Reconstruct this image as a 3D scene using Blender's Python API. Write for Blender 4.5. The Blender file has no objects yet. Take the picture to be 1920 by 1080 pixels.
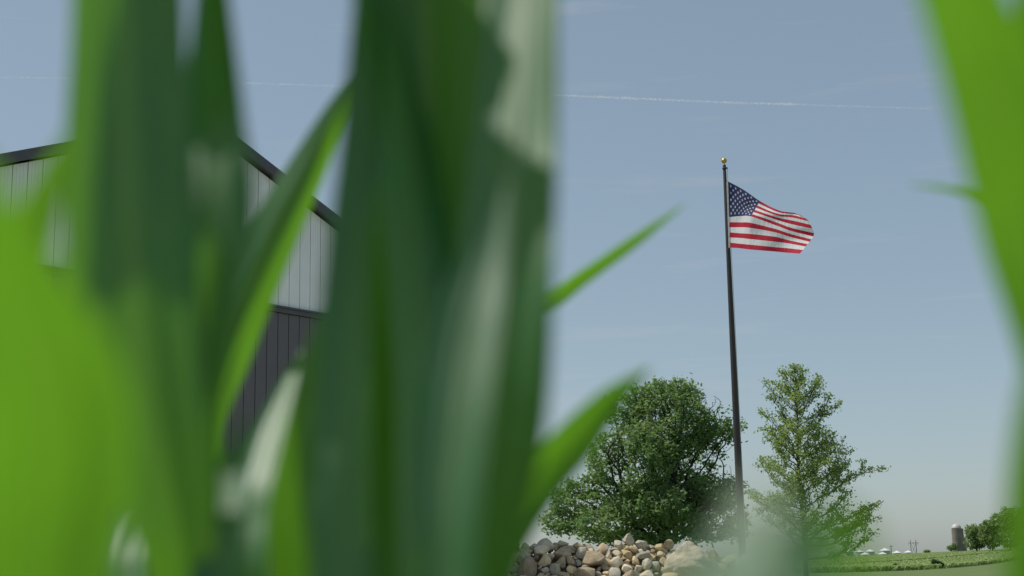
import bpy, bmesh, math, random
import numpy as np
from mathutils import Vector, Matrix, kdtree, noise

random.seed(7)
rng = np.random.default_rng(7)
scene = bpy.context.scene
col = scene.collection
R = math.radians

# ------------------------------------------------------------------ camera
EYE = 1.35
FPX = 2667.0                      # 50 mm lens on a 36 mm wide sensor, in 1920-px units
PITCH = math.atan(510 / FPX)
ROLL = 0.0175
FWD = Vector((0, math.cos(PITCH), math.sin(PITCH)))
_r0 = Vector((1, 0, 0)); _u0 = _r0.cross(FWD)
RGT = _r0 * math.cos(ROLL) - _u0 * math.sin(ROLL)
UPV = _r0 * math.sin(ROLL) + _u0 * math.cos(ROLL)
CAM = Vector((0, 0, EYE))
cd = bpy.data.cameras.new('camera'); cam = bpy.data.objects.new('camera', cd); col.objects.link(cam)
cd.lens = 50; cd.sensor_width = 36; cd.clip_start = 0.02; cd.clip_end = 30000
m = Matrix.Identity(4)
for i in range(3):
    m[i][0] = RGT[i]; m[i][1] = UPV[i]; m[i][2] = -FWD[i]; m[i][3] = CAM[i]
cam.matrix_world = m
cd.dof.use_dof = True; cd.dof.focus_distance = 32.0; cd.dof.aperture_fstop = 4.4
scene.camera = cam

# ------------------------------------------------------------------ sky, sun, exposure
SUN_EL, SUN_AZ = R(60), R(-82)    # azimuth from +Y, positive towards +X
SUN = Vector((math.sin(SUN_AZ) * math.cos(SUN_EL), math.cos(SUN_AZ) * math.cos(SUN_EL), math.sin(SUN_EL)))
world = bpy.data.worlds.new('World'); scene.world = world; world.use_nodes = True
wn, wl = world.node_tree.nodes, world.node_tree.links
bg = wn['Background']; bg.inputs['Strength'].default_value = 0.15
sky = wn.new('ShaderNodeTexSky'); sky.sky_type = 'NISHITA'; sky.sun_disc = False
sky.sun_elevation = SUN_EL; sky.sun_rotation = SUN_AZ
sky.altitude = 300; sky.air_density = 0.8; sky.dust_density = 1.3; sky.ozone_density = 6.5
hs = wn.new('ShaderNodeGamma'); hs.inputs['Gamma'].default_value = 0.53      # hazy summer air: flatter, paler sky
wl.new(sky.outputs[0], hs.inputs['Color'])
# thin high cirrus, the same all over the sky
tc = wn.new('ShaderNodeTexCoord'); mp = wn.new('ShaderNodeMapping'); mp.inputs['Scale'].default_value = (2.2, 2.2, 26)
mp.inputs['Rotation'].default_value = (R(3), R(-5), 0); mp.inputs['Location'].default_value = (.9, 4.3, 2.15)
wl.new(tc.outputs['Generated'], mp.inputs['Vector'])
nz = wn.new('ShaderNodeTexNoise'); nz.inputs['Scale'].default_value = 2.6; nz.inputs['Detail'].default_value = 7
nz.inputs['Roughness'].default_value = 0.62
wl.new(mp.outputs[0], nz.inputs['Vector'])
rp = wn.new('ShaderNodeMapRange'); rp.inputs['From Min'].default_value = 0.56; rp.inputs['From Max'].default_value = 0.8
rp.inputs['To Max'].default_value = 0.24
wl.new(nz.outputs['Fac'], rp.inputs['Value'])
mx = wn.new('ShaderNodeMix'); mx.data_type = 'RGBA'
tn = wn.new('ShaderNodeMix'); tn.data_type = 'RGBA'; tn.blend_type = 'MULTIPLY'; tn.inputs['Factor'].default_value = 1
tn.inputs['B'].default_value = (1.30, 1.31, 1.20, 1); wl.new(hs.outputs[0], tn.inputs['A'])
wl.new(rp.outputs[0], mx.inputs['Factor']); wl.new(tn.outputs['Result'], mx.inputs['A'])
mx.inputs['B'].default_value = (2.9, 2.9, 2.9, 1)
wl.new(mx.outputs['Result'], bg.inputs['Color'])
ld = bpy.data.lights.new('sun', 'SUN'); ld.energy = 3.0; ld.angle = R(0.53); ld.color = (1.0, 0.955, 0.88)
sun = bpy.data.objects.new('sun', ld); col.objects.link(sun); sun.location = (0, 0, 60)
sun.rotation_euler = SUN.to_track_quat('Z', 'Y').to_euler()
vs = scene.view_settings; vs.view_transform = 'Standard'; vs.look = 'None'; vs.gamma = 1; vs.use_curve_mapping = False
vs.exposure = 0.3
scene.render.engine = 'CYCLES'
cy = scene.cycles
cy.use_denoising = True; cy.max_bounces = 8; cy.transparent_max_bounces = 16; cy.transmission_bounces = 6
cy.sample_clamp_indirect = 6.0

# ------------------------------------------------------------------ helpers
def ray(px, py): return FWD + RGT * ((px - 960) / FPX) + UPV * ((540 - py) / FPX)
def P(px, py, d): return CAM + ray(px, py) * d            # a point seen at (px, py), d metres deep

def link(o, parent=None):
    col.objects.link(o)
    if parent is not None: o.parent = parent
    return o
def mesh_obj(name, verts, faces, mat=None, parent=None, smooth=False, fattr=None, uv=None):
    me = bpy.data.meshes.new(name)
    me.from_pydata([tuple(v) for v in verts], [], faces)
    if mat: me.materials.append(mat)
    if smooth: me.polygons.foreach_set('use_smooth', [True] * len(me.polygons))
    if fattr is not None:
        a = me.attributes.new('rnd', 'FLOAT', 'FACE'); a.data.foreach_set('value', list(fattr))
    if uv is not None:
        l = me.uv_layers.new(name='UVMap')
        vi = np.empty(len(me.loops), dtype=np.int32); me.loops.foreach_get('vertex_index', vi)
        l.data.foreach_set('uv', np.asarray(uv, dtype=np.float32)[vi].ravel())
    me.update()
    return link(bpy.data.objects.new(name, me), parent)
def big_mesh(name, V, Q, mat, parent=None, fattr=None, k=4, smooth=False):
    """V: (n,3), Q: (f,k) numpy arrays"""
    me = bpy.data.meshes.new(name); n = len(Q)
    me.vertices.add(len(V)); me.vertices.foreach_set('co', np.asarray(V, dtype=np.float32).ravel())
    me.loops.add(n * k); me.loops.foreach_set('vertex_index', np.asarray(Q, dtype=np.int32).ravel())
    me.polygons.add(n); me.polygons.foreach_set('loop_start', np.arange(0, n * k, k, dtype=np.int32))
    me.polygons.foreach_set('loop_total', np.full(n, k, dtype=np.int32))
    if smooth: me.polygons.foreach_set('use_smooth', np.ones(n, dtype=bool))
    me.materials.append(mat)
    me.update(calc_edges=True); me.validate()
    if fattr is not None and len(me.polygons) == n:
        a = me.attributes.new('rnd', 'FLOAT', 'FACE'); a.data.foreach_set('value', np.asarray(fattr, dtype=np.float32))
    return link(bpy.data.objects.new(name, me), parent)
def empty(name, loc, parent=None, rz=0):
    o = bpy.data.objects.new(name, None); o.location = loc; o.rotation_euler.z = rz; o.empty_display_size = .2
    return link(o, parent)
def tag(o, label=None, cat=None, group=None, kind=None):
    if label: o['label'] = label
    if cat: o['category'] = cat
    if group: o['group'] = group
    if kind: o['kind'] = kind
    return o
class MB:
    def __init__(s): s.v = []; s.f = []
    def box(s, x0, x1, y0, y1, z0, z1):
        b = len(s.v); s.v += [(x, y, z) for z in (z0, z1) for y in (y0, y1) for x in (x0, x1)]
        s.f += [tuple(b + i for i in q) for q in ((0, 2, 3, 1), (4, 5, 7, 6), (0, 1, 5, 4), (2, 6, 7, 3), (0, 4, 6, 2), (1, 3, 7, 5))]
    def hexa(s, pts):           # 8 points, bottom quad then top quad
        b = len(s.v); s.v += pts
        s.f += [tuple(b + i for i in q) for q in ((3, 2, 1, 0), (4, 5, 6, 7), (0, 1, 5, 4), (1, 2, 6, 5), (2, 3, 7, 6), (3, 0, 4, 7))]
    def lathe(s, prof, n=24, c=(0, 0, 0), caps=True):
        b = len(s.v)
        for r, z in prof:
            s.v += [(c[0] + r * math.cos(2 * math.pi * i / n), c[1] + r * math.sin(2 * math.pi * i / n), c[2] + z) for i in range(n)]
        for j in range(len(prof) - 1):
            for i in range(n):
                s.f.append((b + j * n + i, b + j * n + (i + 1) % n, b + (j + 1) * n + (i + 1) % n, b + (j + 1) * n + i))
        if caps:
            s.f.append(tuple(b + i for i in reversed(range(n)))); s.f.append(tuple(b + (len(prof) - 1) * n + i for i in range(n)))
    def tube(s, pts, rad, n=6):
        b = len(s.v); k = len(pts)
        for i, p in enumerate(pts):
            p = Vector(p); t = (Vector(pts[min(i + 1, k - 1)]) - Vector(pts[max(i - 1, 0)])).normalized()
            a = t.orthogonal().normalized(); c = t.cross(a); r = rad[i] if hasattr(rad, '__len__') else rad
            for j in range(n):
                an = 2 * math.pi * j / n; s.v.append(tuple(p + (a * math.cos(an) + c * math.sin(an)) * r))
        for i in range(k - 1):
            for j in range(n):
                s.f.append((b + i * n + j, b + i * n + (j + 1) % n, b + (i + 1) * n + (j + 1) % n, b + (i + 1) * n + j))
        s.f.append(tuple(b + j for j in reversed(range(n)))); s.f.append(tuple(b + (k - 1) * n + j for j in range(n)))
    def build(s, name, mat, parent=None, smooth=False): return mesh_obj(name, s.v, s.f, mat, parent, smooth)
def shade_flat_caps(o, ang=40):
    try: o.data.set_sharp_from_angle(angle=R(ang))
    except Exception: pass

# ------------------------------------------------------------------ materials
def mat(name, colour, rough=.7, spec=.5, metal=0, var=0, scale=6, colour2=None, bump=0, bscale=40, coords='Object'):
    mt = bpy.data.materials.new(name); mt.use_nodes = True
    n, l = mt.node_tree.nodes, mt.node_tree.links; b = n['Principled BSDF']
    b.inputs['Base Color'].default_value = (*colour, 1); b.inputs['Roughness'].default_value = rough
    b.inputs['Specular IOR Level'].default_value = spec; b.inputs['Metallic'].default_value = metal
    t = n.new('ShaderNodeTexCoord')
    if var or colour2:
        z = n.new('ShaderNodeTexNoise'); z.inputs['Scale'].default_value = scale; z.inputs['Detail'].default_value = 6
        l.new(t.outputs[coords], z.inputs['Vector'])
        cr = n.new('ShaderNodeValToRGB'); cr.color_ramp.elements[0].position = .32; cr.color_ramp.elements[1].position = .7
        c2 = colour2 or tuple(min(1, c * (1 + var)) for c in colour); c1 = colour if colour2 else tuple(c * (1 - var) for c in colour)
        cr.color_ramp.elements[0].color = (*c1, 1); cr.color_ramp.elements[1].color = (*c2, 1)
        l.new(z.outputs['Fac'], cr.inputs['Fac']); l.new(cr.outputs[0], b.inputs['Base Color'])
    if bump:
        z2 = n.new('ShaderNodeTexNoise'); z2.inputs['Scale'].default_value = bscale; z2.inputs['Detail'].default_value = 8
        l.new(t.outputs[coords], z2.inputs['Vector'])
        bp = n.new('ShaderNodeBump'); bp.inputs['Strength'].default_value = bump; bp.inputs['Distance'].default_value = .05
        l.new(z2.outputs['Fac'], bp.inputs['Height']); l.new(bp.outputs[0], b.inputs['Normal'])
    return mt

def foliage_mat(name, dark, light, trans, tfac=.35, rough=.55, spec=.3):
    """leaf cards; the face attribute rnd picks the leaf's own green"""
    mt = bpy.data.materials.new(name); mt.use_nodes = True
    n, l = mt.node_tree.nodes, mt.node_tree.links; b = n['Principled BSDF']; out = n['Material Output']
    at = n.new('ShaderNodeAttribute'); at.attribute_name = 'rnd'
    cr = n.new('ShaderNodeValToRGB'); cr.color_ramp.elements[0].color = (*dark, 1); cr.color_ramp.elements[1].color = (*light, 1)
    l.new(at.outputs['Fac'], cr.inputs['Fac']); l.new(cr.outputs[0], b.inputs['Base Color'])
    b.inputs['Roughness'].default_value = rough; b.inputs['Specular IOR Level'].default_value = spec
    tr = n.new('ShaderNodeBsdfTranslucent'); tr.inputs['Color'].default_value = (*trans, 1)
    ms = n.new('ShaderNodeMixShader'); ms.inputs[0].default_value = tfac
    l.new(b.outputs[0], ms.inputs[1]); l.new(tr.outputs[0], ms.inputs[2]); l.new(ms.outputs[0], out.inputs['Surface'])
    return mt

def corn_mat(name, refl, trans, tfac=.5, rough=.45):
    """corn leaf: parallel veins along the blade, pale midrib, waxy gloss, light passing through"""
    mt = bpy.data.materials.new(name); mt.use_nodes = True
    n, l = mt.node_tree.nodes, mt.node_tree.links; b = n['Principled BSDF']; out = n['Material Output']
    uv = n.new('ShaderNodeUVMap'); uv.uv_map = 'UVMap'
    mp = n.new('ShaderNodeMapping'); mp.inputs['Scale'].default_value = (11, .9, 1); l.new(uv.outputs[0], mp.inputs['Vector'])
    z = n.new('ShaderNodeTexNoise'); z.inputs['Scale'].default_value = 3; z.inputs['Detail'].default_value = 4
    l.new(mp.outputs[0], z.inputs['Vector'])
    cr = n.new('ShaderNodeValToRGB'); cr.color_ramp.elements[0].position = .3; cr.color_ramp.elements[1].position = .72
    cr.color_ramp.elements[0].color = (*[c * .6 for c in refl], 1); cr.color_ramp.elements[1].color = (*[c * 1.5 for c in refl], 1)
    l.new(z.outputs['Fac'], cr.inputs['Fac'])
    sx = n.new('ShaderNodeSeparateXYZ'); l.new(uv.outputs[0], sx.inputs[0])
    ab = n.new('ShaderNodeMath'); ab.operation = 'ABSOLUTE'; l.new(sx.outputs[0], ab.inputs[0])
    mr = n.new('ShaderNodeMapRange'); mr.inputs['From Min'].default_value = .035; mr.inputs['From Max'].default_value = .1
    mr.inputs['To Min'].default_value = .75; mr.inputs['To Max'].default_value = 0; l.new(ab.outputs[0], mr.inputs['Value'])
    m1 = n.new('ShaderNodeMix'); m1.data_type = 'RGBA'; l.new(mr.outputs[0], m1.inputs['Factor'])
    l.new(cr.outputs[0], m1.inputs['A']); m1.inputs['B'].default_value = (.2, .3, .1, 1)
    l.new(m1.outputs['Result'], b.inputs['Base Color'])
    b.inputs['Roughness'].default_value = rough; b.inputs['Specular IOR Level'].default_value = 1.0
    tr = n.new('ShaderNodeBsdfTranslucent')
    cr2 = n.new('ShaderNodeValToRGB'); cr2.color_ramp.elements[0].position = .3; cr2.color_ramp.elements[1].position = .72
    cr2.color_ramp.elements[0].color = (*[c * .75 for c in trans], 1); cr2.color_ramp.elements[1].color = (*[c * 1.2 for c in trans], 1)
    l.new(z.outputs['Fac'], cr2.inputs['Fac']); l.new(cr2.outputs[0], tr.inputs['Color'])
    wv = n.new('ShaderNodeMath'); wv.operation = 'SINE'
    mu = n.new('ShaderNodeMath'); mu.operation = 'MULTIPLY'; mu.inputs[1].default_value = 90; l.new(sx.outputs[0], mu.inputs[0]); l.new(mu.outputs[0], wv.inputs[0])
    bp = n.new('ShaderNodeBump'); bp.inputs['Strength'].default_value = .12; bp.inputs['Distance'].default_value = .0008
    l.new(wv.outputs[0], bp.inputs['Height']); l.new(bp.outputs[0], b.inputs['Normal'])
    ms = n.new('ShaderNodeMixShader'); ms.inputs[0].default_value = tfac
    l.new(b.outputs[0], ms.inputs[1]); l.new(tr.outputs[0], ms.inputs[2]); l.new(ms.outputs[0], out.inputs['Surface'])
    return mt

M_corn = corn_mat('corn_leaf', (.03, .145, .052), (.205, .525, .014), .40)
M_stalk = mat('corn_stalk', (.09, .2, .04), .45, var=.25, scale=20)
M_siding = mat('white_steel_siding', (.86, .86, .85), .42, var=.05, scale=1.5)
M_wains = mat('taupe_steel_wainscot', (.13, .115, .12), .45, var=.08, scale=1.5)
M_trim = mat('dark_grey_trim', (.075, .072, .075), .4, var=.1, scale=3)
M_seam = mat('seam_shadow_gap', (.10, .11, .115), .7, var=.1)
M_roof = mat('dark_metal_roof', (.07, .07, .075), .4, var=.1, scale=2)
M_conc = mat('concrete', (.36, .35, .32), .85, var=.15, scale=8, bump=.2)
M_pole = mat('bronze_anodised_pole', (.036, .033, .03), .6, spec=.4, var=.12, scale=5)
M_gold = mat('gold_leaf_ball', (.62, .40, .08), .32, metal=.75, var=.1)
M_rope = mat('white_halyard', (.55, .55, .5), .8, var=.1)
M_oak = foliage_mat('oak_leaves', (.08, .155, .065), (.29, .37, .16), (.25, .41, .11), .44)
M_young = foliage_mat('young_tree_leaves', (.13, .21, .065), (.37, .43, .16), (.33, .48, .10), .47)
M_far = foliage_mat('far_tree_leaves', (.11, .20, .065), (.33, .41, .17), (.28, .43, .11), .42)
M_bark = mat('grey_brown_bark', (.035, .030, .025), .9, var=.35, scale=9, bump=.5, bscale=25)
M_bark2 = mat('young_bark', (.06, .055, .04), .9, var=.3, scale=14)
M_farcorn = foliage_mat('field_corn', (.21, .31, .11), (.36, .43, .19), (.32, .46, .12), .3)
M_bin = mat('galvanised_steel', (.42, .44, .46), .45, metal=.3, var=.08, scale=.6)
M_binroof = mat('white_bin_roof', (.80, .80, .80), .4, var=.03, scale=.5)
M_silo = mat('weathered_concrete_staves', (.27, .24, .205), .9, var=.22, scale=.35, bump=.2, bscale=2)
M_dome = mat('pale_dome', (.50, .48, .45), .5, var=.08, scale=.8)
M_wood = mat('weathered_pole_wood', (.12, .10, .085), .9, var=.2)

def ground_mat():
    mt = bpy.data.materials.new('field_ground'); mt.use_nodes = True
    n, l = mt.node_tree.nodes, mt.node_tree.links; b = n['Principled BSDF']
    t = n.new('ShaderNodeTexCoord')
    def noise_ramp(scale, c1, c2, det=6, p=(.35, .68)):
        z = n.new('ShaderNodeTexNoise'); z.inputs['Scale'].default_value = scale; z.inputs['Detail'].default_value = det
        l.new(t.outputs['Object'], z.inputs['Vector'])
        r = n.new('ShaderNodeValToRGB'); r.color_ramp.elements[0].position = p[0]; r.color_ramp.elements[1].position = p[1]
        r.color_ramp.elements[0].color = (*c1, 1); r.color_ramp.elements[1].color = (*c2, 1); l.new(z.outputs['Fac'], r.inputs['Fac']); return r
    g1 = noise_ramp(.35, (.105, .165, .055), (.15, .195, .075))
    g2 = noise_ramp(6, (.085, .14, .045), (.17, .21, .085))
    mm = n.new('ShaderNodeMix'); mm.data_type = 'RGBA'; mm.inputs['Factor'].default_value = .5
    l.new(g1.outputs[0], mm.inputs['A']); l.new(g2.outputs[0], mm.inputs['B'])
    # bare tilled soil of the corn rows close to the camera
    soil = noise_ramp(9, (.09, .062, .042), (.16, .115, .08))
    ln = n.new('ShaderNodeVectorMath'); ln.operation = 'LENGTH'; l.new(t.outputs['Object'], ln.inputs[0])
    mr = n.new('ShaderNodeMapRange'); mr.inputs['From Min'].default_value = 5; mr.inputs['From Max'].default_value = 7
    l.new(ln.outputs['Value'], mr.inputs['Value'])
    m2 = n.new('ShaderNodeMix'); m2.data_type = 'RGBA'; l.new(mr.outputs[0], m2.inputs['Factor'])
    l.new(soil.outputs[0], m2.inputs['A']); l.new(mm.outputs['Result'], m2.inputs['B'])
    l.new(m2.outputs['Result'], b.inputs['Base Color'])
    b.inputs['Roughness'].default_value = .95; b.inputs['Specular IOR Level'].default_value = .1
    return mt
M_ground = ground_mat()

# ------------------------------------------------------------------ terrain
def sstep(a, b, x):
    t = min(1, max(0, (x - a) / (b - a))); return t * t * (3 - 2 * t)
def ground_z(x, y):
    z = -1.1 * sstep(45, 160, y) - 1.9 * sstep(150, 400, y)
    side = (x - 0.21 * y) / 100.0                           # the hill climbs to the right
    z += (1.27 + 3.19 * max(-.4, min(2.0, side))) * sstep(420, 760, y)
    z -= 6.0 * sstep(800, 1600, y)
    return z
ys = np.unique(np.concatenate([np.linspace(-60, 60, 17), np.linspace(60, 1000, 70), np.geomspace(1000, 14000, 22)]))
xs = np.unique(np.concatenate([-np.geomspace(60, 9000, 16), np.linspace(-60, 60, 9), np.linspace(60, 420, 26), np.geomspace(420, 9000, 14)]))
gv = [(x, y, ground_z(x, y)) for y in ys for x in xs]
nx = len(xs)
gf = [(j * nx + i, j * nx + i + 1, (j + 1) * nx + i + 1, (j + 1) * nx + i) for j in range(len(ys) - 1) for i in range(nx - 1)]
tag(mesh_obj('ground', gv, gf, M_ground, smooth=True), kind='structure')
# unseen pale gravel sheet added to bounce neutral sunlight onto the barn wall
M_bounce_gravel = mat('bounce_gravel', (.42, .40, .36), .95, spec=.2, var=.22, scale=30, bump=.3, bscale=60)
yard = [(-24, 9), (-12, 8.5), (-3, 10), (3, 15), (10, 24), (16, 36), (12, 40), (4, 34), (-6, 26), (-16, 16), (-24, 14)]
tag(mesh_obj('bounce_gravel_sheet', [(a, b_, ground_z(a, b_) + .006) for a, b_ in yard], [tuple(range(len(yard)))], M_bounce_gravel), kind='structure')

# ------------------------------------------------------------------ farm building (gable end turned away to the right)
BA = R(38); BD = 26.97; PIT = .2286; SLOPE = .389
DW = Vector((math.sin(BA), math.cos(BA), 0)); NW = Vector((math.cos(BA), -math.sin(BA), 0))
def wall_hit(px, py, out=0.0):
    d = ray(px, py); t = (NW.dot(Vector((0, BD, 0))) + out) / NW.dot(d); p = CAM + d * t
    return (p - Vector((0, BD, 0))).dot(DW), p.z
sl, zl = wall_hit(60, 279, .15); sr, zr = wall_hit(555, 343.5, .15)
# roof top edges: zl + SLOPE*(s-sl) = zr - SLOPE*(s-sr)
s_r = (zr - zl + SLOPE * (sl + sr)) / (2 * SLOPE); z_r = zl + SLOPE * (s_r - sl)
s_c, _ = wall_hit(815, 700); HW = s_c - s_r                 # half the gable's width
_, z_band = wall_hit(505, 577)
ROOF_T = .165
bld = empty('farm_building', Vector((0, BD, 0)) + DW * s_r)
bld.rotation_euler.z = math.atan2(DW.y, DW.x)               # local x runs along the gable wall, local -y faces the camera
tag(bld, 'large pole barn with white steel siding, taupe lower wall and dark roof trim', 'barn')
z_eave = z_r - SLOPE * HW - ROOF_T
def roof_under(x): return z_r - SLOPE * abs(x) - ROOF_T
LEN = 24.0
# core behind the panels
core = MB(); c0 = .012
for sx in (-1, 1):
    a, b_ = (-HW, 0) if sx < 0 else (0, HW)
    core.hexa([(a, c0, 0), (b_, c0, 0), (b_, LEN, 0), (a, LEN, 0),
               (a, c0, roof_under(a) - .01), (b_, c0, roof_under(b_) - .01), (b_, LEN, roof_under(b_) - .01), (a, LEN, roof_under(a) - .01)])
core.build('wall_core', M_seam, bld)
# each siding panel is its own object
off = ((sl - (-s_r)) if False else 0)
s_first = wall_hit(23.3, 310)[0] - s_r
x0 = s_first - PIT * math.floor((s_first + HW) / PIT)
k = 0; x = x0 - PIT
wains_mesh = None
while x < HW:
    a = max(x + .007, -HW); b_ = min(x + PIT - .007, HW)
    if b_ - a > .02:
        mb = MB(); zb = z_band + .06
        zt = lambda q: roof_under(q)
        cuts = [a, b_] if not (a < 0 < b_) else [a, 0, b_]
        for p, q in zip(cuts[:-1], cuts[1:]):
            mb.hexa([(p, -.012, zb), (q, -.012, zb), (q, .01, zb), (p, .01, zb), (p, -.012, zt(p)), (q, -.012, zt(q)), (q, .01, zt(q)), (p, .01, zt(p))])
        if b_ - a > .2 and not (a < 0 < b_):
            for fr in (.27, .5, .73):                        # the minor ribs pressed into each sheet
                rx = a + (b_ - a) * fr
                mb.hexa([(rx - .012, -.0122, zb + .002), (rx + .012, -.0122, zb + .002), (rx + .012, -.0118, zb + .002), (rx - .012, -.0118, zb + .002),
                         (rx - .004, -.016, zt(rx) - .02), (rx + .004, -.016, zt(rx) - .02), (rx + .004, -.0118, zt(rx) - .02), (rx - .004, -.0118, zt(rx) - .02)])
        mb.build('siding_panel', M_siding, bld)
        if wains_mesh is None and b_ - a > .2:
            mb = MB(); mb.box(0, b_ - a, -.012, .01, .25, z_band - .06); wo = mb.build('wainscot_panel', M_wains, bld); wains_mesh = wo.data; wo.location.x = a
        elif b_ - a > .2:
            wo = link(bpy.data.objects.new('wainscot_panel', wains_mesh), bld); wo.location.x = a
    x += PIT
mb = MB(); mb.box(-HW - .02, HW + .02, -.05, .01, z_band - .055, z_band + .055); mb.box(-HW - .02, HW + .02, -.075, .01, z_band + .02, z_band + .05)
mb.build('trim_band', M_trim, bld)
mb = MB(); mb.box(-HW - .03, HW + .03, -.02, LEN, 0, .24); mb.build('foundation', M_conc, bld)
for sx in (-1, 1):                                             # ribbed steel on the long sides
    for nm, za, zb_, mt_ in (('side_siding', z_band + .06, z_eave - .02, M_siding), ('side_wainscot', .25, z_band - .06, M_wains)):
        if zb_ - za < .1: continue
        mb = MB(); q = .06
        while q < LEN - PIT:
            a, b_ = sorted((sx * (HW - .005), sx * (HW + .014))); mb.box(a, b_, q + .007, q + PIT - .007, za, zb_); q += PIT
        mb.build(nm, mt_, bld)
for sx in (-1, 1):
    mb = MB(); e = HW + .35; f0, f1 = -.12, LEN + .12
    mb.hexa([(0, f0, z_r - .125), (sx * e, f0, z_r - .125 - SLOPE * e), (sx * e, f1, z_r - .125 - SLOPE * e), (0, f1, z_r - .125),
             (0, f0, z_r), (sx * e, f0, z_r - SLOPE * e), (sx * e, f1, z_r - SLOPE * e), (0, f1, z_r)])
    rf = mb.build('roof', M_roof, bld)
    mb = MB()
    mb.hexa([(0, f0 - .03, z_r - .14), (sx * e, f0 - .03, z_r - .14 - SLOPE * e), (sx * e, f0 - .003, z_r - .14 - SLOPE * e), (0, f0 - .003, z_r - .14),
             (0, f0 - .03, z_r + .012), (sx * e, f0 - .03, z_r + .012 - SLOPE * e), (sx * e, f0 - .003, z_r + .012 - SLOPE * e), (0, f0 - .003, z_r + .012)])
    mb.build('fascia', M_trim, rf)
    mb = MB()
    for kx in range(int(e / .4)):
        q = .2 + kx * .4
        mb.hexa([(sx * q - .02, f0 + .3, z_r - SLOPE * q + .002), (sx * q + .02, f0 + .3, z_r - SLOPE * q + .002), (sx * q + .02, f1, z_r - SLOPE * q + .002), (sx * q - .02, f1, z_r - SLOPE * q + .002),
                 (sx * q - .01, f0 + .3, z_r - SLOPE * q + .035), (sx * q + .01, f0 + .3, z_r - SLOPE * q + .035), (sx * q + .01, f1, z_r - SLOPE * q + .035), (sx * q - .01, f1, z_r - SLOPE * q + .035)])
    mb.build('roof_ribs', M_roof, rf)
    mb = MB(); mb.box(sx * HW - .06, sx * HW + .06, -.06, .05, .24, z_eave - .02); mb.build('corner_trim', M_trim, bld)

# ------------------------------------------------------------------ trees
def branch_mesh(segs, name, material, parent, sides=5):
    """segs: list of (p0, p1, r0, r1)"""
    n = len(segs); V = np.empty((n, 2, sides, 3)); 
    for i, (p0, p1, r0, r1) in enumerate(segs):
        t = (p1 - p0); t.normalize(); a = t.orthogonal().normalized(); c = t.cross(a)
        for j in range(sides):
            an = 2 * math.pi * j / sides; o = a * math.cos(an) + c * math.sin(an)
            V[i, 0, j] = p0 + o * r0 - t * r0 * .3; V[i, 1, j] = p1 + o * r1 + t * r1 * .3
    base = (np.arange(n) * 2 * sides)[:, None, None]
    j = np.arange(sides); j2 = (j + 1) % sides
    Q = np.stack([j, j2, sides + j2, sides + j], -1)[None] + base
    return big_mesh(name, V.reshape(-1, 3), Q.reshape(-1, 4), material, parent, smooth=True)
def leaf_cards(points, name, material, parent, size, per, spread, seed=1, flat=.0, jitter=.35, tone=None):
    r = np.random.default_rng(seed)
    pts = np.repeat(np.asarray(points, dtype=float), per, axis=0); n = len(pts)
    pts = pts + r.normal(0, 1, (n, 3)) * np.array([spread, spread, spread * .75])
    a = r.normal(0, 1, (n, 3)); a[:, 2] *= (1 - flat); a /= np.linalg.norm(a, axis=1)[:, None]
    b = r.normal(0, 1, (n, 3)); b[:, 2] *= (1 - flat); b -= (b * a).sum(1)[:, None] * a; b /= np.linalg.norm(b, axis=1)[:, None]
    s = size * (1 + jitter * r.uniform(-1, 1, n))[:, None]
    nrm = np.cross(a, b)
    V = np.stack([pts - a * s * .5, pts + b * s * .3 + nrm * s * .06, pts + a * s * .55, pts - b * s * .3 + nrm * s * .06], 1)
    Q = np.arange(n * 4).reshape(n, 4)
    t = r.beta(2, 2.2, n) if tone is None else np.clip(np.repeat(tone, per) + r.normal(0, .16, n), 0, 1)
    return big_mesh(name, V.reshape(-1, 3), Q, material, parent, t)

def colonise(root, attract, trunk_h, step, infl, kill, seed, maxit=220, lean=Vector((0, 0, 0))):
    r = random.Random(seed)
    nodes = [Vector(root)]; par = [-1]
    while nodes[-1].z - root[2] < trunk_h:
        nodes.append(nodes[-1] + (Vector((r.uniform(-.07, .07), r.uniform(-.07, .07), 1)) + lean).normalized() * step); par.append(len(nodes) - 2)
    att = [Vector(a) for a in attract]
    for it in range(maxit):
        kd = kdtree.KDTree(len(nodes))
        for i, p in enumerate(nodes): kd.insert(p, i)
        kd.balance(); grow = {}; keep = []
        for a in att:
            p, i, d = kd.find(a)
            if d < kill: continue
            keep.append(a)
            if d < infl: grow.setdefault(i, Vector((0, 0, 0))); grow[i] += (a - p).normalized()
        att = keep
        if not grow: break
        new = 0
        for i, g in grow.items():
            if g.length < .05: continue
            d = (g.normalized() + Vector((r.uniform(-1, 1), r.uniform(-1, 1), r.uniform(-1, 1))) * .28).normalized()
            q = nodes[i] + d * step
            nodes.append(q); par.append(i); new += 1
        if len(nodes) > 14000 or not new: break
    return nodes, par
def thicken(nodes, par, r_tip, expo):
    n = len(nodes); acc = [0.0] * n; kids = [0] * n
    for p in par:
        if p >= 0: kids[p] += 1
    for i in range(n - 1, -1, -1):
        if kids[i] == 0: acc[i] = r_tip ** expo
        if par[i] >= 0: acc[par[i]] += acc[i]
    return [a ** (1 / expo) for a in acc], kids

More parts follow.
